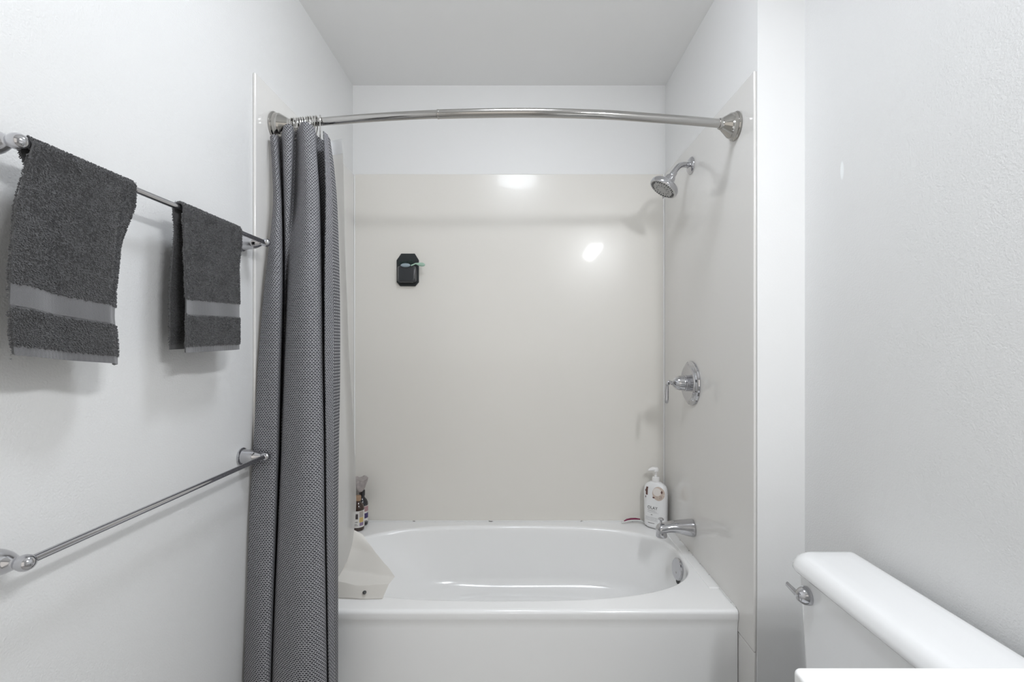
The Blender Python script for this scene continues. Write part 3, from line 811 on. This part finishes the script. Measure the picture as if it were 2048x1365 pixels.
# ------------------------------------------------------------------ pump bottle
bc = Vector((.650, 2.155, ZD + .0035))
t = thing('pump_bottle', 'white pump bottle of body wash in the right tub corner', 'bottle', bc)
ROT = math.radians(-36)
rm = Matrix.Rotation(ROT, 4, 'Z') @ Matrix.Diagonal((1, 1, 1.09, 1))
M_bot = mat('bottle_white', (.86, .86, .86), .25, coat=.2)
def half_w(z):  # half width of body at height z
    return float(np.interp(z, [0, .004, .012, .05, .11, .15, .17, .182, .190, .195, .1975], [.042, .048, .0535, .054, .055, .056, .0535, .047, .036, .025, .015]))
def half_t(z): return float(np.interp(z, [0, .004, .012, .15, .175, .190, .1975], [.022, .026, .029, .029, .026, .019, .013]))
def brow(z, n=64, e=2.5, g=0):
    out = []
    for k in range(n):
        a = 2 * PI * k / n; c_, s_ = math.cos(a), math.sin(a); r = (abs(c_) ** e + abs(s_) ** e) ** (-1 / e)
        out.append(bc + rm @ Vector(((half_w(z) + g) * r * c_, (half_t(z) + g) * r * s_, z)))
    return out
zs = [0, .002, .004, .008, .012] + [.02 + .01 * k for k in range(15)] + [.166, .172, .177, .182, .186, .190, .193, .195, .1975]
MB().rings([brow(z) for z in zs], True, True, True).build('bottle_body', M_bot, t, 60)
def on_front(u, z, off=.0004):
    w_ = half_w(z); e = 2.5; q_ = max(0, 1 - (min(abs(u), w_ * .995) / w_) ** e) ** (1 / e)
    return bc + rm @ Vector((u, -half_t(z) * q_ - off, z))
pump = MB().lathe([(.0155, .196), (.017, .198), (.017, .213), (.0155, .217), (.012, .2175), (.0065, .218), (.0065, .225), (.0045, .226), (.0045, .244), (.012, .245), (.0135, .248), (.0135, .256), (.011, .262), (.0005, .264)], bc + Vector((0, 0, .0175)), (0, 0, 1), 32)
hp = bc + Vector((0, 0, .2715))
nz = [(-.008, .0, .008, .007), (0, .0, .0125, .0095), (.012, .0015, .0125, .0095), (.022, .000, .0105, .008), (.031, -.003, .0075, .0055), (.037, -.006, .004, .003)]
rs = [[hp + Vector((-d, ry * math.cos(2 * PI * k / 20), zc + rz * math.sin(2 * PI * k / 20))) for k in range(20)] for d, zc, ry, rz in catmull(nz, 3)]
pump.rings(rs, True, True, True)
pump.build('pump', mat('pump_white', (.88, .87, .86), .3), t, 50)
# label artwork following the surface
def disc_decal(u0, z0, ru, rz, m, off, name, par, wob=0):
    mb = MB(); n = 40; rings_ = []
    for r in (1e-4, .35, .7, 1):
        rings_.append([on_front(u0 + ru * r * (1 + wob * math.sin(3 * k)) * math.cos(2 * PI * k / n), z0 + rz * r * math.sin(2 * PI * k / n), off) for k in range(n)])
    return mb.rings(rings_).build(name, m, par, recalc=False)
M_c1 = mat('label_cream', (.60, .50, .43), .4, noise_amt=.15, noise_scale=70); M_c2 = mat('label_brown', (.13, .06, .05), .4); M_ink = mat('label_ink', (.06, .05, .05), .5); M_c3 = mat('label_pale', (.78, .73, .69), .4)
lab = disc_decal(.021, .152, .0275, .029, M_c1, .0004, 'label_print', t)
disc_decal(.015, .159, .019, .017, M_c3, .0008, 'cream_swirl', lab, .12)
mb = MB()
for u0, z0, ru, rz in ((.000, .134, .0055, .0032), (.036, .160, .004, .006), (-.040, .131, .0022, .0045), (-.041, .158, .002, .0045)):
    n = 16; MB().rings([[on_front(u0 + ru * r * math.cos(2 * PI * k / n), z0 + rz * r * math.sin(2 * PI * k / n), .0012) for k in range(n)] for r in (1e-4, .5, 1)]).build('seed_print', M_c2, lab, recalc=False)
# brown patch by the shoulder and curved stems
MB().rings([[on_front(-.034 + .005 * (i - 1) + (.002 if j > 3 else 0), .140 + .0085 * j, .0010) for i in range(3)] for j in range(5)], False).build('bark_print', M_c2, lab, recalc=False)
for u0 in (.025, .031):
    MB().rings([[on_front(u0 + .004 * math.sin(j * .6) + dx_, .131 + .003 * j, .0012) for dx_ in (0, .0012)] for j in range(6)], False).build('stem_print', M_c2, lab, recalc=False)
def text_decal(txt, size, u0, z0, m, name, par, spacing=1.0):
    cu = bpy.data.curves.new('t', 'FONT'); cu.body = txt; cu.size = size; cu.align_x = 'CENTER'; cu.space_character = spacing
    to = bpy.data.objects.new('t', cu); COL.objects.link(to)
    me = bpy.data.meshes.new_from_object(to.evaluated_get(bpy.context.evaluated_depsgraph_get()))
    b_ = bmesh.new(); b_.from_mesh(me); bmesh.ops.triangulate(b_, faces=b_.faces)
    b_.verts.index_update()
    vs = [on_front(u0 + v.co.x, z0 + v.co.y, .0008) for v in b_.verts]; fs = [[v.index for v in f.verts] for f in b_.faces]
    b_.free(); bpy.data.objects.remove(to); bpy.data.meshes.remove(me); bpy.data.curves.remove(cu)
    return MB().add(vs, fs).build(name, m, par, recalc=False)
text_decal('OLAY', .0182, -.006, .083, M_ink, 'brand_lettering', lab, 1.05)
mb = MB()
def rule(u0, u1, z, h):
    mb.rings([[on_front(u0 + (u1 - u0) * k / 10, z + dz_, .0008) for k in range(11)] for dz_ in (0, h)], False)
rule(-.030, .006, .0775, .0007); rule(-.030, .014, .0735, .0006); rule(-.030, .022, .0685, .0005)
rule(-.013, -.006, .058, .0022)
for k, z in enumerate((.047, .0425, .038, .0335)): rule(-.040, .018, z, .0005)
rule(-.028, .004, .022, .0018)
mb.build('small_print', M_ink, lab, recalc=False)

# ------------------------------------------------------------------ razor on the tub's back ledge
rz_ = P(1268, 1038, 2.205)
t = thing('razor', 'razor with magenta grip lying on the back ledge of the tub', 'razor', (rz_.x, 2.2, ZD))
def q_(px, dz_): return Vector(((px - VX) * 2.2 / F, 2.2, ZD + dz_))
M_clear = mat('pale_plastic', (.72, .73, .72), .15, coat=.3)
MB().tube([q_(1243, .006), q_(1249, .010), q_(1256, .016), q_(1268, .019), q_(1278, .018), q_(1284, .013), q_(1289, .006)], [.004, .005, .006, .006, .006, .005, .005], 14, flat=(.8, 1)).build('handle', M_clear, t, 60)
MB().tube([q_(1248, .014), q_(1254, .0205), q_(1262, .024), q_(1271, .0245), q_(1280, .022)], [.003, .005, .0055, .0055, .004], 14, flat=(.8, 1)).build('grip', mat('magenta_rubber', (.20, .012, .06), .45), t, 60)
c_ = q_(1290, .006)
MB().box(c_ + Vector((-.006, -.020, -.0055)), c_ + Vector((.006, .018, .004)), .002).build('razor_head', M_clear, t)

# ------------------------------------------------------------------ bottles in the left corner
def amber_bottle(x, y, label, glass, cap_m, art, capname, rot, hgt=.158):
    t = thing('bottle', label, 'bottle', (x, y, ZD), 'dark bottles in the left tub corner')
    r = .0275; o_ = (x, y, ZD + .0005)
    MB().lathe([(.022, 0), (.0265, .003), (r, .008), (r, .098), (.0262, .108), (.021, .119), (.014, .127), (.0115, .131), (.0115, .140)], o_, (0, 0, 1), 48).build('bottle_body', glass, t)
    MB().lathe([(.0125, .138), (.0135, .140), (.0135, .162), (.012, .165), (.0005, .1655)] if hgt > .16 else [(.0125, .136), (.0135, .138), (.0135, .156), (.012, .158), (.0005, .158)], o_, (0, 0, 1), 32).build(capname, cap_m, t)
    lab = MB().lathe([(r + .0003, .018), (r + .0005, .0182), (r + .0005, .0935), (r + .0003, .094)], o_, (0, 0, 1), 64, False).build('label', mat('paper_label', (.72, .70, .67), .5), t)
    for (a0, a1, za, zb, col, nm) in art:
        rr = r + .0009
        g_ = [[Vector((x + rr * math.cos(a0 + rot + (a1 - a0) * k / 10), y + rr * math.sin(a0 + rot + (a1 - a0) * k / 10), ZD + z)) for k in range(11)] for z in (za, zb)]
        MB().rings(g_, False).build(nm, col, lab, recalc=False)
    return t
M_amber = mat('amber_glass', (.032, .012, .006), .12, coat=.6); M_darkb = mat('near_black_glass', (.012, .011, .016), .1, coat=.6)
ink = M_ink; lil = mat('print_lilac', (.28, .20, .32), .5); yel = mat('print_yellow', (.62, .45, .17), .5); navy = mat('print_indigo', (.055, .04, .13), .5); pk = mat('print_rose', (.42, .25, .26), .5)
D = math.radians
amber_bottle(-.741, 2.132, 'front amber bottle with white label and tan neck, in the left tub corner', M_amber, mat('kraft_cap', (.36, .24, .15), .6),
    [(D(-95), D(-72), .058, .082, ink, 'ink_motif'), (D(-60), D(-20), .042, .064, yel, 'yellow_print'), (D(-58), D(-18), .026, .041, lil, 'lilac_print'),
     (D(-60), D(-20), .065, .092, mat('print_taupe', (.42, .37, .33), .5), 'taupe_print'), (D(-110), D(-75), .044, .046, ink, 'text_line'), (D(-112), D(-80), .034, .0355, ink, 'text_line'), (D(-112), D(-72), .028, .0295, ink, 'text_line')], 'neck_collar', 0, .158)
amber_bottle(-.7435, 2.194, 'near-black bottle with indigo and rose label behind the amber one', M_darkb, M_darkb,
    [(D(-60), D(0), .036, .060, navy, 'indigo_print'), (D(-60), D(0), .068, .092, pk, 'rose_print'), (D(-60), D(-20), .020, .024, ink, 'text_line')], 'cap', 0, .17)
# crumpled net pouf lying over the two caps
pc = Vector((-.742, 2.165, ZD + .170))
mb = MB(); nr, na = 14, 72; rs = []
for i in range(nr):
    f = i / (nr - 1); rr = .012 + .030 * f ** .7; z = .060 * f
    rs.append([pc + Vector(((rr + .0045 * f * math.sin(9 * a_ + 2 * f) + .003 * noise.noise(Vector((math.cos(a_) * 4, math.sin(a_) * 4, f * 5)))) * math.cos(a_) * .78,
                             (rr + .004 * f * math.cos(7 * a_)) * math.sin(a_) * 1.15, z - .003 + .004 * f * math.sin(5 * a_ + 1))) for a_ in [2 * PI * k / na for k in range(na)]])
top = [pc + (p - pc).lerp(Vector((0, 0, .045)), .55) for p in rs[-1]]
mb.rings(rs + [top], True, True, True)
tag(mb.build('bath_pouf', mat('net_grey_mauve', (.42, .38, .37), .8, bump=1.0, bump_scale=260, noise_amt=.35, noise_scale=55), None, 60, origin=pc),
    'crumpled grey-mauve net pouf resting on the two bottle caps', 'bath pouf')

# ------------------------------------------------------------------ silicone holder with brush
def hp_(px, py, Y=YPB): return P(px, py, Y)
M_sil = mat('charcoal_silicone', (.022, .027, .029), .38)
M_sil2 = mat('smoky_pocket', (.045, .048, .052), .2, coat=.3)
hc = hp_(816, 540)
t = thing('wall_holder', 'charcoal holder with cut corners stuck on the back shower panel', 'holder', hc)
oct_ = [(803, 508), (830, 508), (838, 521), (838, 565), (831, 573), (801, 573), (794, 565), (794, 521)]
def oct_ring(Y, ins):
    c0 = Vector((816, 540, 0)); out = []
    for x, y in oct_:
        v = Vector((x, y, 0)) - c0; v *= 1 - ins / 30
        p = hp_(c0.x + v.x, c0.y + v.y, YPB); out.append(Vector((p.x, Y, p.z)))
    return out
MB().rings([oct_ring(YPB - .0002, 0), oct_ring(YPB - .006, 0), oct_ring(YPB - .008, 1.0)], True, True, True).build('back_plate', M_sil, t, 20)
def pocket_ring(Y, xa, xb, ya, yb, r, n=6):
    a_ = hp_(xa, yb, 2.19); b_ = hp_(xb, ya, 2.19)
    pts = rrect(a_.x, b_.x, a_.z, b_.z, 0, r, n)
    return [Vector((p.x, Y, p.y)) for p in pts]
mb = MB().rings([pocket_ring(YPB - .008, 794.5, 831, 531, 565, .012), pocket_ring(YPB - .034, 794.5, 831, 531, 565, .012), pocket_ring(YPB - .040, 796, 829.5, 532, 563, .012), pocket_ring(YPB - .042, 799, 827, 535, 560, .010)], True, True, True)
mb.build('pocket', M_sil2, t, 40)
# brush lying over the pocket
b0 = hp_(811, 531, YPB - .045)
t = thing('scrub_brush', 'small brush with pale blue oval head and mint handle resting on the charcoal holder', 'brush', b0)
M_blue = mat('pale_blue_plastic', (.30, .37, .41), .35); M_mint = mat('mint_plastic', (.36, .52, .42), .35)
MB().sphere(b0, .0235, (1, .35, .42), 20).build('brush_head', M_blue, t)
mb = MB()
for k in range(90):
    x_ = random.uniform(-.028, .032); yy = random.uniform(-.002, .026)
    p = b0 + Vector((x_, yy, .003)); mb.tube([p, p + Vector((random.uniform(-.003, .003), random.uniform(-.002, .002), random.uniform(.012, .022) + .006 * (x_ > .015)))], .0008, 5)
mb.build('bristles', mat('dark_green_bristle', (.020, .040, .036), .5), t)
hh = [(822, 531.5, .0035), (827, 529.5, .003), (831, 527.5, .003), (834, 528, .0045), (839, 529, .0085), (844, 529.5, .0095), (848, 530, .0075), (850, 530, .003)]
MB().tube([hp_(x, y, YPB - .047) for x, y, r in hh], [r for *_, r in hh], 18, flat=(1, .5)).build('brush_handle', M_mint, t)
